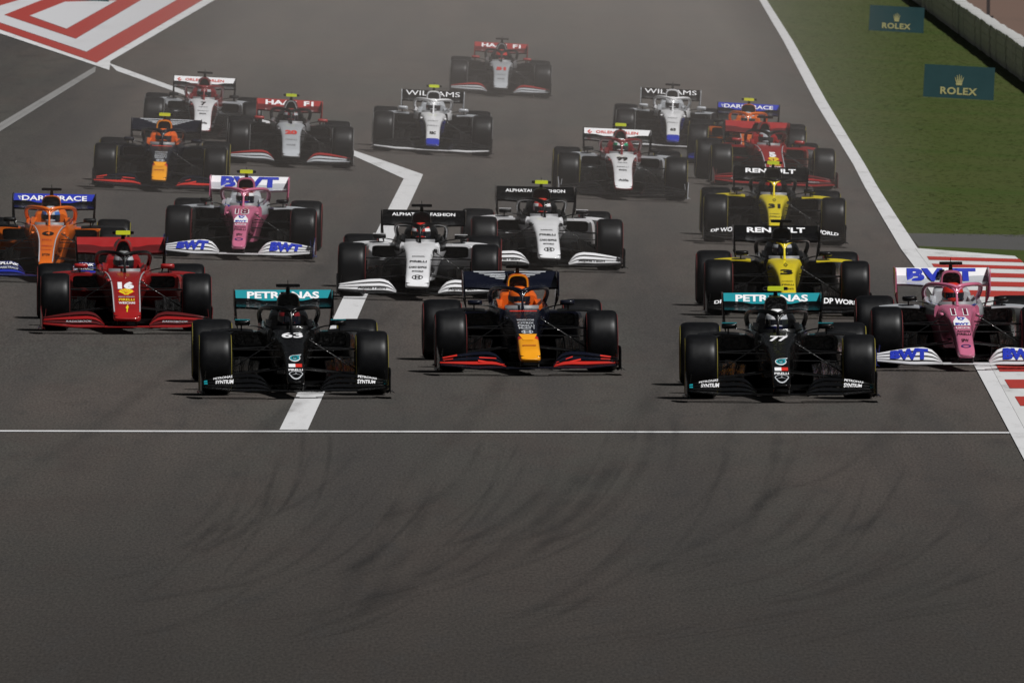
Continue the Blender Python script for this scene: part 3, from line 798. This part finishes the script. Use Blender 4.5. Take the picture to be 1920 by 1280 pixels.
def build_car(spec):
    team, num, cx, cy, wx, lime, band, hel, label, dlabel = spec
    T = dict(DEF); T.update(TEAM[team])
    gx, gy = spot(cx, cy)
    s_r = FPX / (gy + 4.1); b_ = bank(gy)
    xr = (wx - 960) / s_r - .86 * b_
    yaw = math.atan(-(xr - gx) / 4.1)
    car = bpy.data.objects.new('race_car', None); car.empty_display_size = .2; link(car)
    tag(car, label, 'race car', GROUP)
    car.location = (gx, gy, ground(gx, gy) + .006); car.rotation_euler = (0, math.atan(b_), yaw)
    def part(name, key, fn, mats, parent=car):
        return mk(name, cached((name,) + tuple(key), fn), parent, mats)
    kind = T['nose']
    # nose and tub
    nose = part('nose', (team,), lambda: nose_mesh(kind, T['zones'], T['side']), [P(c) for c in T['nosecol']])
    hw = NHW[kind][2]
    if T['cape']: part('nose_cape', (kind,), lambda: cape_mesh(hw * .95), P(T['cape']), nose)
    if T['pin']:
        for s in (-1, 1):
            def pm(s=s):
                ys = [-1.0 + .19 * k for k in range(11)]
                return MB().slab(lambda u, v: (s * (float(np.interp(-1.05 + 1.95 * u, NY, NHW[kind])) * .93 + (v - .5) * .012), -1.05 + 1.95 * u, nose_top(-1.05 + 1.95 * u) + .001), 16, 1, (0, 0, -.012)).mesh(0)
            part('pinstripe', (kind, s), pm, P(T['pin']), nose)
    for s in (-1, 1):
        part('nose_pylon', (s, kind), lambda: pylon_mesh(s, min(hw * .75, .1)), P('carbon'), nose)
        part('camera_stub', (s,), lambda: camera_stub_mesh(s), P(T['surround'] if team != 'pink' else 'pink'), nose)
    sur = part('cockpit_surround', (), surround_mesh, [P(T['surround']), P(T.get('tub', T['pod']))])
    part('windscreen', (), screen_mesh, P('grey' if team != 'silverless' else 'carbon'), sur)
    part('headrest', (), headrest_mesh, P(T['head']))
    part('steering_wheel', (), wheel_steer_mesh, P('carbon'))
    halo = part('halo', (), halo_mesh, P(T['halo']))
    part('halo_pillar', (), halo_pillar_mesh, P(T['pillar']), halo)
    cov = part('engine_cover', (T['tri'],), lambda: cover_mesh(T['tri']), [P(T['cover']), P(T['ring'])])
    part('air_intake', (T['tri'],), lambda: intake_mesh(T['tri']), P('black'), cov)
    part('gearbox', (), gearbox_mesh, P('carbon'))
    part('floor', (), floor_mesh, P(T['floor']))
    tc = part('camera_pod', (), tcam_mesh, P('black'))
    part('pod_stem', (), tcam_stem_mesh, P('carbon'), tc)
    if lime: part('colour_band', (), tcam_band_mesh, P('lime'), tc)
    for s in (-1, 1):
        pod = part('sidepod', (s,), lambda: pod_mesh(s), [P(T['pod']), P('black')])
        part('radiator_inlet', (s,), lambda: pod_inlet_mesh(s), P('black'), pod)
        part('sidepod_wing', (s,), lambda: pod_wing_mesh(s), P(T['podwing']), pod)
        part('sidepod_vane', (s,), lambda: pod_vane_mesh(s), P('carbon'), pod)
        part('bargeboard', (s,), lambda: barge_mesh(s), P(T['barge']))
        mir = part('mirror', (s,), lambda: mirror_mesh(s), P(T['mirror']))
        part('mirror_stalk', (s,), lambda: stalk_mesh(s), P('carbon'), mir)
        if T['mirtop']: part('mirror_cap', (s,), lambda: mirror_top_mesh(s), P(T['mirtop']), mir)
        part('upper_wishbone', (s,), lambda: upper_mesh(s), P('carbon'))
        part('lower_wishbone', (s,), lambda: lower_mesh(s), P('carbon'))
        part('pushrod', (s,), lambda: arm([(s * .17, .12, .575), (s * .70, .0, .24)], .015), P('carbon'))
        part('track_rod', (s,), lambda: arm([(s * .14, -.2, .40), (s * .72, -.12, .39)], .012), P('carbon'))
        part('rear_suspension', (s,), lambda: rear_arm_mesh(s), P('carbon'))
    # wheels
    for s in (-1, 1):
        for rear in (0, 1):
            hwid = .2175 if rear else .1725
            w = part('wheel', (rear, s), lambda: rim_mesh(hwid * s), METAL)
            w.location = (s * (1.0 - hwid), 3.65 if rear else 0, .335)
            part('tyre', (rear,), lambda: tyre_mesh(hwid), RUBBER, w)
            for sd in (-1, 1): part('sidewall_band', (rear, sd), lambda: band_ring_mesh(hwid, sd), BANDM[band], w)
            part('brake_duct', (rear, s), lambda: duct_mesh(s, hwid), P('carbon'), w)
    # front wing
    fwing = part('front_wing', (), fw_main_mesh, P(T['fwm']))
    for s in (-1, 1):
        for k in (1, 2, 3): part('flap', (s, k), lambda: fw_flap_mesh(s, k), P(T['flaps'][k - 1]), fwing)
        part('endplate', (s,), lambda: fw_end_mesh(s), P(T['fend']), fwing)
    # rear wing
    rw = part('rear_wing', (), rw_main_mesh, P(T['main']))
    part('wing_flap', (), rw_flap_mesh, P(T['flap']), rw)
    part('wing_pylon', (), rw_pylon_mesh, P('carbon'), rw)
    for s in (-1, 1): part('wing_endplate', (s,), lambda: rw_end_mesh(s), P(T['rend']), rw)
    if 'rtext' in T:
        body, col, w, h, bold = T['rtext']
        decal('lettering', text_uv(body, bold), flap_map(w, h, .5 if h < .11 else .30), rw, ink(col))
    # team marks
    D = lambda nm, sh, mp, c, par=nose: decal(nm, sh, mp, par, ink(c))
    tx = text_uv
    if team == 'silverless':
        D('number', tx(num, .03, .15 if num == '77' else 0), nose_map(.46, .225 if num == '63' else .2, .058), 'white')
        D('emblem', DROP, nose_map(-.55, .13, .052), 'teal')
        D('emblem', ([(x * 1.35, y * 1.5) for x, y in DROP[0]], DROP[1]), nose_map(-.55, .11, .044, .003), 'white')
        D('flag_mark', polys([(-.5, -.5), (0, -.5), (0, .5), (-.5, .5)]), nose_map(-.80, .14, .022), 'white')
        D('flag_mark', polys([(0, -.5), (.5, -.5), (.5, .5), (0, .5)]), nose_map(-.80, .14, .022), 'scarlet')
        D('lettering', tx('PIRELLI', .03), nose_map(-.94, .15, .016), 'white')
        D('emblem', STAR, nose_map(-1.08, .15, .040), 'pale')
        for s in (-1, 1):
            D('lettering', tx('PETRONAS', .02, .1), fw_map(s, .70, s * .28, .91, .13), 'white', fwing)
            D('lettering', tx('SYNTIUM', .03, .2), fw_map(s, .68, s * .27, .63, .25), 'white', fwing)
            D('wing_mark', polys([(-.5, .1), (.5, .1), (.5, .5), (-.5, .5)], [(-.5, -.5), (.5, -.5), (.5, -.12), (-.5, -.12)]), fw_map(s, .955, .05, .66, .4), 'teal', fwing)
    if team == 'bull':
        D('emblem', WINGS, flap_map(.80, .090, .56), 'pale', rw)
        D('lettering', tx('ASTON', 0), flap_map(.12, .028, .58, -.16), 'pale', rw)
        D('nose_stripe', polys([(-.5, -.5), (.5, -.5), (.5, .5), (-.5, .5)]), nose_map(.66, .30, .012), 'scarlet')
        for t, y, h, w in (('WINGS.COM', .18, .016, .19), ('CITRIX', .04, .020, .18), ('PIRELLI', -.09, .018, .18), ('Mobil 1', -.19, .018, .17), ('H', -.36, .034, .08)):
            D('lettering', tx(t, .02), nose_map(y, w, h), 'pale')
        D('emblem', ring_shape(.42, .5, 16), nose_map(-.36, .13, .036), 'pale')
        D('nose_chevron', polys([(-.28, -.5), (.28, -.5), (.5, .5), (-.5, .5)]), nose_map(-.575, .2, .05), 'amber')
        D('pale_line', polys([(-.5, -.5), (.5, -.5), (.5, .5), (-.5, .5)]), nose_map(-.86, .15, .004), 'brick')
        for s in (-1, 1):
            D('wing_mark', polys([(-.5, -.5), (.5, -.2), (.5, .1), (-.5, -.1)], [(-.45, .2), (.2, .3), (.2, .5), (-.45, .42)]), fw_map(s, .22, s * .40, .60, .30), 'scarlet', fwing)
            D('wing_mark', polys([(-.5, .1), (.5, .2), (.5, .5), (-.5, .4)], [(-.5, -.5), (.2, -.4), (.2, -.2), (-.5, -.3)]), fw_map(s, .84, s * .22, .80, .35), 'scarlet', fwing)
    if team == 'pink':
        D('number_outline', tx(num, .075, 0, 1.15), nose_map(.40, .19, .078, .004), 'white')
        D('number', tx(num, .03, 0, 1.15), nose_map(.40, .168, .068, .007), 'magenta')
        D('badge', polys([(-.5, -.5), (.5, -.5), (.5, -.02), (.28, .5), (-.28, .5), (-.5, -.02)]), nose_map(-.05, .18, .085, .004), 'white')
        D('emblem', SWIRL, nose_map(.05, .10, .045, .007), 'blue')
        D('lettering', tx('BWT', .06), nose_map(-.19, .15, .020, .007), 'blue')
        for t, y, h, w, c in (('UCCS', -.36, .016, .15, 'white'), ('Acronis', -.50, .018, .15, 'black'), ('PIRELLI', -.62, .016, .15, 'black'), ('SPW', -.83, .022, .08, 'black')):
            D('lettering', tx(t, .02), nose_map(y, w, h), c)
        D('emblem', ring_shape(.34, .5, 18), nose_map(-1.03, .11, .026), 'deepblue')
        for s in (-1, 1):
            D('lettering', tx('BWT', .07, .1), fw_map(s, .50, s * .60, .64, .62), 'blue', fwing)
            D('emblem', SWIRL, (lambda s: lambda u, v: (s * .354 + u * .0, 1.5 + u * .12 * s, .58 + v * .08))(s), 'blue', sur)
            D('emblem', SWIRL, (lambda s: lambda u, v: (s * .225 + u * .08, 1.444, .625 + v * .075))(s), 'blue', sur)
    if team == 'wasp':
        D('number', tx(num, .05), nose_map(.02, .15 if num == '3' else .17, .058), 'black')
        D('emblem', polys([(-.5, 0), (0, -.5), (0, -.3), (-.3, 0), (0, .3), (0, .5)], [(.5, 0), (0, .5), (0, .3), (.3, 0), (0, -.3), (0, -.5)]), nose_map(.40, .055, .05), 'black')
        for t, y, h, w in (('PIRELLI', -.60, .015, .14), ('eurodatacar', -.44, .012, .14), ('INFINITI', -.76, .013, .13)):
            D('lettering', tx(t, .01), nose_map(y, w, h), 'black')
        for s in (-1, 1): D('lettering', tx('DP WORLD', .03, .1), fw_map(s, .56, s * .66, .80, .32), 'white', fwing)
    if team == 'rosso':
        D('number', tx(num, .07), nose_map(.02, .19 if num == '16' else .11, .078), 'white')
        D('emblem', SHELL, nose_map(-.30, .20, .072, .004), 'scarlet')
        D('emblem', SHELL_IN, nose_map(-.30, .20, .072, .007), 'yellow')
        D('emblem', RIBS, nose_map(-.30, .18, .066, .010), 'scarlet')
        for t, y, h, w, c in (('MISSION WINNOW', -.53, .010, .19, 'pale'), ('PIRELLI', -.645, .018, .18, 'yellow'), ('WEICHAI', -.76, .016, .19, 'white')):
            D('lettering', tx(t, .02), nose_map(y, w, h), c)
        D('emblem', polys([(-.2, -.5), (.1, -.5), (.2, -.1), (.5, .2), (.2, .5), (-.1, .3), (-.4, .1), (-.1, -.1)]), nose_map(-.96, .04, .06), 'yellow')
        for s in (-1, 1): D('lettering', tx('RADIOBOOK', .0, .2), fw_map(s, .42, s * .42, .42, .12), 'pale', fwing)
    if team == 'papaya':
        D('emblem', ring_shape(.0, .5, 20), nose_map(.25, .15, .052, .004), 'black')
        D('number', tx(num, .04), nose_map(.25, .05, .034, .008), 'orange')
        for t, y, h, w in (('DELL', -.10, .014, .13), ('PIRELLI', -.42, .014, .13), ('arrow', -.80, .020, .10), ('unilever', -.60, .010, .13)):
            D('lettering', tx(t, .01), nose_map(y, w, h), 'brick' if t != 'arrow' else 'black')
        D('emblem', polys([(-.5, .5), (-.1, .5), (.3, -.5), (0, -.4)], [(.0, .5), (.5, .3), (.3, 0)]), flap_map(.05, .05, .5, -.45), 'pale', rw)
        for s in (-1, 1):
            D('lettering', tx('SPLUNK', .03, .15), fw_map(s, .30, s * .36, .86, .16), 'white', fwing)
            D('lettering', tx('DARKTRACE', .03, .15), fw_map(s, .30, s * .36, .60, .14), 'pale', fwing)
    if team == 'fashion':
        for t, y, h, w in (('RAVENOL', -.06, .012, .16), ('PIRELLI', -.32, .020, .21), ('CASIO EDIFICE', -.60, .018, .22), ('MYWORLD', -.76, .012, .14), ('H', -.99, .036, .06)):
            D('lettering', tx(t, .03), nose_map(y, w, h), 'black')
        D('emblem', ring_shape(.42, .5, 16), nose_map(-.99, .14, .04), 'black')
        for s in (-1, 1): D('lettering', tx('AlphaTauri', .03, .1), fw_map(s, .42, s * .50, .44, .22), 'black', fwing)
    if team == 'cross':
        D('number', tx(num, .05), nose_map(.38, .17 if num == '99' else .09, .062), 'black')
        for t, y, h, w in (('Carrera', .12, .014, .15), ('SINGHA', -.38, .022, .12), ('PIRELLI', -.18, .010, .18), ('Alfa', -.92, .024, .16)):
            D('lettering', tx(t, .02), nose_map(y, w, h), 'navy')
        D('emblem', CHEV, flap_map(.085, .06, .5, -.43), 'scarlet', rw)
    if team == 'haulage':
        D('number', tx(num, .06), nose_map(.05, .19, .062), 'scarlet')
        for t, y, h, w in (('PIRELLI', -.45, .014, .18), ('HAAS', -.75, .018, .14)):
            D('lettering', tx(t, .02), nose_map(y, w, h), 'grey')
    if team == 'oxford':
        D('lettering', tx('ROKiT', .02), nose_map(.10, .18, .016), 'grey')
        D('lettering', tx('PIRELLI', .02), nose_map(-.25, .18, .016), 'grey')
        D('number', tx('RBC' if num == '6' else num, .05), nose_map(-.72, .10, .032), 'black')
    # driver: a person of its own, seated in the cockpit
    drv = mk('person', cached(('driver',), driver_mesh), None, P('navy') if team in ('bull',) else SUIT)
    tag(drv, dlabel, 'person', 'drivers sitting in the race cars')
    drv.location = car.location; drv.rotation_euler = car.rotation_euler
    part('helmet', (), helmet_mesh, [P(c) for c in hel], drv)
    part('visor', (), visor_mesh, VISOR, drv)
    return car

# ------------------------------------------------------------------ the setting
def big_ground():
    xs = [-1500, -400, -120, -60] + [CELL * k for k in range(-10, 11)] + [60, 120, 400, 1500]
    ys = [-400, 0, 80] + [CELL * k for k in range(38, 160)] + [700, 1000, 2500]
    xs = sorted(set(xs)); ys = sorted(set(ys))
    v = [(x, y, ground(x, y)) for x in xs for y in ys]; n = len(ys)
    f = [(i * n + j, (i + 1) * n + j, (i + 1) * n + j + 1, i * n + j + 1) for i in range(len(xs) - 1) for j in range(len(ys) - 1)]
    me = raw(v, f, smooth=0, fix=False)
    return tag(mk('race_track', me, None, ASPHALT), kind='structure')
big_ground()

# grass on the right
EDGE_L = [(1423, 0), (1470, 80), (1530, 195), (1600, 310), (1655, 410), (1690, 469), (1717, 505), (1762, 575), (1834, 700), (1916, 855), (1972, 960)]
EDGE_R = [(1437, 0), (1488, 80), (1552, 195), (1622, 310), (1683, 410), (1722, 469), (1752, 505), (1800, 575), (1875, 702), (1960, 860), (2012, 960)]
eL = [(7.5, 620)] + px(*EDGE_L); eR = [(7.75, 620)] + px(*EDGE_R)
WALL_A, WALL_B = spot(1740, 20), spot(1920, 152)
wdx = (WALL_A[0] - WALL_B[0]) / (WALL_A[1] - WALL_B[1])
wall_x = lambda y: WALL_B[0] + wdx * (y - WALL_B[1])
i_top = next(k for k, p in enumerate(EDGE_R) if p[1] == 410)
grass_near = px((1700, 438), (1920, 441))
gpoly = [eR[0]] + eR[1:i_top + 2] + [grass_near[0], grass_near[1], (wall_x(grass_near[1][1]) + .3, grass_near[1][1]), (wall_x(620) + .3, 620)]
GRASS_SOIL = grass_mat(False)
tag(sheet('grass_verge', gpoly, .006, GRASS_SOIL), kind='structure')
service = px((1700, 438), (1920, 441)) + [(25, grass_near[1][1]), (25, spot(1920, 470)[1])] + px((1920, 470), (1722, 462))
tag(sheet('service_road', service, .006, SERVICE), kind='structure')
k0 = spot(1722, 462); k1 = spot(1920, 470)
tag(sheet('grass_strip', [k0, k1, (25, k1[1]), (25, 120), (6.5, 120), spot(1972, 960), spot(1875, 702)], .005, GRASS_SOIL), kind='structure')
tag(sheet('sand_ground', [(wall_x(620) + .3, 620), (wall_x(grass_near[1][1]) + .3, grass_near[1][1]), (70, grass_near[1][1]), (70, 620)], .006,
          worn_paint('sand', (.155, .098, .075), (.10, .07, .055), .7, .6, (1, .2, 1))), kind='structure')

def grass_blades():
    rng = np.random.default_rng(3); N = 45000
    Y = rng.uniform(grass_near[0][1], 520, N * 2); 
    ex = np.array([p[0] for p in eR]); ey = np.array([p[1] for p in eR]); o = np.argsort(ey)
    left = np.interp(Y, ey[o], ex[o]); right = wall_x(Y)
    X = left + .03 + (right - left - .05) * rng.uniform(0, 1, N * 2)
    X, Y = X[:N], Y[:N]
    Z = -X * np.interp(Y, [178, 190, 205, 235, 265, 330, 1000], [0, .004, .018, .035, .052, .055, .055]) + .004
    h = rng.uniform(.002, .006, N); w = rng.uniform(.03, .09, N); lx = rng.normal(0, .03, N); ly = rng.normal(0, .03, N)
    V = np.empty((N, 3, 3)); V[:, 0] = np.stack([X - w, Y, Z], 1); V[:, 1] = np.stack([X + w, Y, Z], 1); V[:, 2] = np.stack([X + lx, Y + ly, Z + h], 1)
    me = bpy.data.meshes.new('grass'); me.vertices.add(N * 3); me.vertices.foreach_set('co', V.ravel())
    me.loops.add(N * 3); me.loops.foreach_set('vertex_index', np.arange(N * 3)); me.polygons.add(N)
    me.polygons.foreach_set('loop_start', np.arange(N) * 3); me.update(calc_edges=True)
    me.materials.append(grass_mat(True))
    o = bpy.data.objects.new('grass', me); link(o)
    tag(o, 'short mown green grass along the right side of the track', 'grass', kind='stuff')
grass_blades()

# painted lines
def line_thing(name, poly, mat, dz=.010): return tag(sheet(name, poly, dz, mat), kind='structure')
line_thing('track_edge_line', eL + list(reversed(eR)), LINE_WHITE, .012)
line_thing('finish_line', px((-2200, 803.8), (1893, 810.6), (1893, 813.2), (-2200, 806.6)), LINE_WHITE, .008)
line_thing('blend_line', px((203, 119), (400, 190.5), (663, 283), (793, 328), (790, 336), (684, 566), (577, 807), (524, 807), (640, 566), (757, 336), (660, 292), (400, 198.5), (219, 134)), LINE_WHITE, .010)
hatch = MB()
for k in range(64):
    t = k / 63; a = (-20 + 195 * t, 252 - 118 * t)
    q = px((a[0], a[1] - 8.5 + 2 * t), (a[0] + 5, a[1] - 9.5 + 2 * t), (a[0] + 3, a[1] + 7 - 4 * t), (a[0] - 2, a[1] + 8 - 4 * t))
    hatch.add([(x, y, ground(x, y) + .012) for x, y in q], [(3, 2, 1, 0)])
tag(mk('hatched_line', hatch.mesh(0, True), None, PALE_LINE), kind='structure')

# red and white painted run-off, upper left
run = sheet('painted_runoff', px((-260, -38), (0, 64), (205, 133), (207, 116), (405, 0), (436, -22), (150, -90), (-200, -90)), .014, LINE_WHITE)
tag(run, kind='structure')
sheet('red_panel', px((-250, -42), (0, 57), (181, 119.5), (383, 0), (414, -20), (150, -82), (-190, -82)), .020, RUNOFF_RED, run)
sheet('white_panel', px((-46, 29), (162, 99.5), (335, 0), (372, -22), (130, -26), (0, 13)), .026, RUNOFF_WHITE, run)
sheet('red_panel', px((8, 30.6), (142, 75.5), (269, 0), (300, -18), (150, -22), (75, 4)), .032, RUNOFF_RED, run)
sheet('white_panel', px((55.8, 32.8), (124.7, 57.3), (219, 4), (122, 6.5)), .038, RUNOFF_WHITE, run)

# kerb on the right: white base with red blocks, one piece each
kerb = sheet('kerb', px((1716, 467), (1903, 482), (1925, 500)) + [(7.6, spot(1900, 520)[1]), (7.6, 135)] + px((2000, 960), (1950, 860), (1865, 702), (1792, 575), (1744, 505)), -.02, KERB_WHITE, thick=.036)
tag(kerb, kind='structure')
inner = lambda r: float(np.interp(r, [482, 500, 575, 702, 765, 860, 960], [1737, 1749, 1803, 1876, 1914, 1968, 2022]))
rows = [(483, 489.6), (496.8, 503.2), (511.8, 520), (528.4, 537.8), (546, 558)]
r = 575.0
while r < 940:
    rows.append((r, r + 11.5 + (r - 575) * .035)); r += 25.5 + (r - 575) * .045
for a, b in rows:
    xa, ya = spot(inner(a), a); xb, yb = spot(inner(b), b)
    right = 7.5 if a > 490 else spot(1908, 485)[0]
    sheet('red_block', [(xb, yb), (right, yb), (right, ya), (xa, ya)], .020, KERB_RED, kerb)

# barrier wall of panels with a pale cap
wall = bpy.data.objects.new('barrier_wall', None); link(wall)
wall.location = (WALL_B[0], 300, ground(WALL_B[0], 300))
tag(wall, 'low grey panelled barrier wall beyond the grass at top right', 'barrier')
CONC = worn_paint('barrier_grey', (.62, .61, .60), (.38, .37, .36), .7, 1.6, (1, .5, 2))
CAP = worn_paint('barrier_cap', (.50, .50, .49), (.3, .3, .3), .6, 3)
def child_at(name, me, parent, mat, loc, rz=0, ry=0):
    o = mk(name, me, parent, mat); o.location = Vector(loc) - parent.location; o.rotation_euler = (0, ry, rz); return o
def panel_mesh():
    m = MB(); m.box(-.16, .16, 0, 2.96, 0, .80, taper=.015)
    for z in (.16, .36, .56): m.box(-.175, -.10, .01, 2.95, z, z + .15, taper=.012)
    return m.mesh(30)
def cap_mesh():
    m = MB(); m.loft([superring(0, 0, .17, .79, .845, 12, 3), superring(3.0, 0, .17, .79, .845, 12, 3)]); return m.mesh(50)
pm_, cm_ = panel_mesh(), cap_mesh(); rw_ = random.Random(4)
for k in range(74):
    y = 300 + 3 * k; x = wall_x(y) + rw_.uniform(-.01, .01) + .1
    loc = (x, y, ground(x, y) - .02 + rw_.uniform(-.015, .015)); rz = -math.atan(wdx) + rw_.uniform(-.006, .006)
    child_at('panel', pm_, wall, CONC, loc, rz); child_at('cap', cm_, wall, CAP, loc, rz)

# dark post standing on the sand behind the wall
bx, by = spot(1853, 34)
post = mk('fence_post', MB().box(-.05, .05, -.05, .05, 0, 1.6, taper=.01).box(-.14, .14, -.14, .14, 0, .06).mesh(30), None, paint('post_paint', (.05, .04, .04), .6, 0))
post.location = (bx, by, ground(bx, by)); tag(post, 'dark post standing on the brown sand behind the grey wall', 'post')

# advertising boards
BOARD_G = paint('board_green', (.0012, .040, .046), .6, .0, var=.12, scale=3)
def board(p_bl, p_br, hgt, label, letters=True):
    a, b = spot(*p_bl), spot(*p_br)
    cxm, cym = (a[0] + b[0]) / 2, (a[1] + b[1]) / 2; w = (b[0] - a[0])
    o = bpy.data.objects.new('advertising_board', None); link(o)
    o.location = (cxm, cym, ground(cxm, cym)); o.rotation_euler = (math.radians(-8), math.atan(bank(cym)), 0)
    tag(o, label, 'board', 'green boards beside the track')
    m = MB(); m.box(-w / 2, w / 2, 0, .06, .0, hgt, taper=.004); mk('panel', m.mesh(30), o, BOARD_G)
    m = MB()
    for s in (-1, 1): m.tube([(s * w * .3, .05, hgt * .7), (s * w * .3, .35, .0)], .018, 6)
    mk('prop', m.mesh(40), o, P('carbon'))
    if letters:
        f = lambda W, H, z: (lambda u, v: (u * W, -.006, z + v * H))
        decal('lettering', text_uv('ROLEX', .03, 0, 1.1), f(w * .52, hgt * .22, hgt * .23), o, ink('gold'))
        decal('crown_emblem', CROWN, f(w * .13, hgt * .34, hgt * .58), o, ink('gold'))
    return o
board((1733, 184), (1860, 187), .70, 'green board with gold crown and lettering on the grass, the nearer one')
board((1629, 58), (1731, 63), .68, 'green board with gold crown and lettering on the grass, the farther one')
board((98, 4), (209, 3.4), .7, 'green board at the top edge behind the painted run-off', False)

# rubber marks on the asphalt (thin sheets with worn edges)
def mark(pts, width, g=None):
    g = g or [Vector((*spot(*p), 0)) for p in pts]; path = []
    for k in range(len(g) - 1):
        p0, p1, p2, p3 = g[max(k - 1, 0)], g[k], g[k + 1], g[min(k + 2, len(g) - 1)]
        for t in np.linspace(0, 1, 9)[:-1]:
            path.append(.5 * ((2 * p1) + (p2 - p0) * t + (2 * p0 - 5 * p1 + 4 * p2 - p3) * t * t + (3 * p1 - p0 - 3 * p2 + p3) * t ** 3))
    path.append(g[-1]); v, f, uv = [], [], []
    for k, p in enumerate(path):
        d = (path[min(k + 1, len(path) - 1)] - path[max(k - 1, 0)]).normalized(); nrm = Vector((-d.y, d.x, 0))
        for s in (-1, 1):
            q = p + nrm * s * width / 2; v.append((q.x, q.y, ground(q.x, q.y) + MARK_Z[0])); uv.append(((s + 1) / 2, k / (len(path) - 1)))
    MARK_Z[0] += .0001
    for k in range(len(path) - 1): f.append((2 * k, 2 * k + 1, 2 * k + 3, 2 * k + 2))
    me = raw(v, f, smooth=0, fix=False); ul = me.uv_layers.new(name='UVMap')
    for lp in me.loops: ul.data[lp.index].uv = uv[lp.vertex_index]
    for p in me.polygons:
        if p.normal.z < 0: p.flip()
    tag(mk('tyre_mark', me, None, MARK), kind='structure')
MARK_Z = [.016]
mrand = random.Random(12)
for k in range(80):
    x, y = mrand.uniform(350, 2000), mrand.uniform(755, 1000)
    if k > 48: x, y = mrand.uniform(200, 1950), mrand.uniform(950, 1150)
    a = mrand.uniform(-.2, .35) + (y - 755) / 330; n_ = mrand.randint(4, 8); step = mrand.uniform(35, 70); bend = mrand.uniform(.06, .2); pts = [(x, y)]
    for q in range(n_):
        x -= math.sin(min(a, 1.42)) * step; y += math.cos(min(a, 1.42)) * step * .8 + 2; a += bend; pts.append((x, y))
    w = mrand.choice((.06, .09, .12, .18, .26))
    mark(pts, w)
    if mrand.random() < .35: mark([(p[0] + 34 + p[1] * .02, p[1] + 3) for p in pts], w * .8)
for x0 in (-4.6, -3.1, -.9, .6, 1.9, 3.2):        # rubbered launch lines down the straight
    pts = [(x0 + mrand.uniform(-.2, .2) + .035 * (y - 150), y) for y in (146, 165, 185, 205, 230)]
    mark(None, .34, [Vector((a, b, 0)) for a, b in pts])

# ------------------------------------------------------------------ the cars
for spec in CARS: build_car(spec)

# ------------------------------------------------------------------ dust and tyre smoke hanging over the rear of the pack
def dust_cloud():
    m = MB(); m.box(-7.6, 6.6, 192, 700, -9, 7.5, taper=2.3)
    mat = bpy.data.materials.new('dust_air'); mat.use_nodes = True
    n, l = mat.node_tree.nodes, mat.node_tree.links; n.clear()
    o = n.new("ShaderNodeOutputMaterial"); v = n.new("ShaderNodeVolumePrincipled")
    v.inputs['Color'].default_value = (.74, .685, .65, 1); v.inputs['Density'].default_value = DUST
    d = n.new('ShaderNodeMapRange'); d.inputs['From Min'].default_value = .3; d.inputs['From Max'].default_value = .7
    d.inputs['To Min'].default_value = DUST * .45; d.inputs['To Max'].default_value = DUST * 1.55
    l.new(noise(n, l, .06, (1, .35, 1.6), 3, .55), d.inputs['Value']); l.new(d.outputs[0], v.inputs['Density'])
    l.new(v.outputs[0], o.inputs['Volume'])
    tag(mk('dust_cloud', m.mesh(0), None, mat), 'thin pale dust and tyre smoke hanging over the rear half of the pack', 'dust', kind='stuff')
DUST = .0024
dust_cloud()
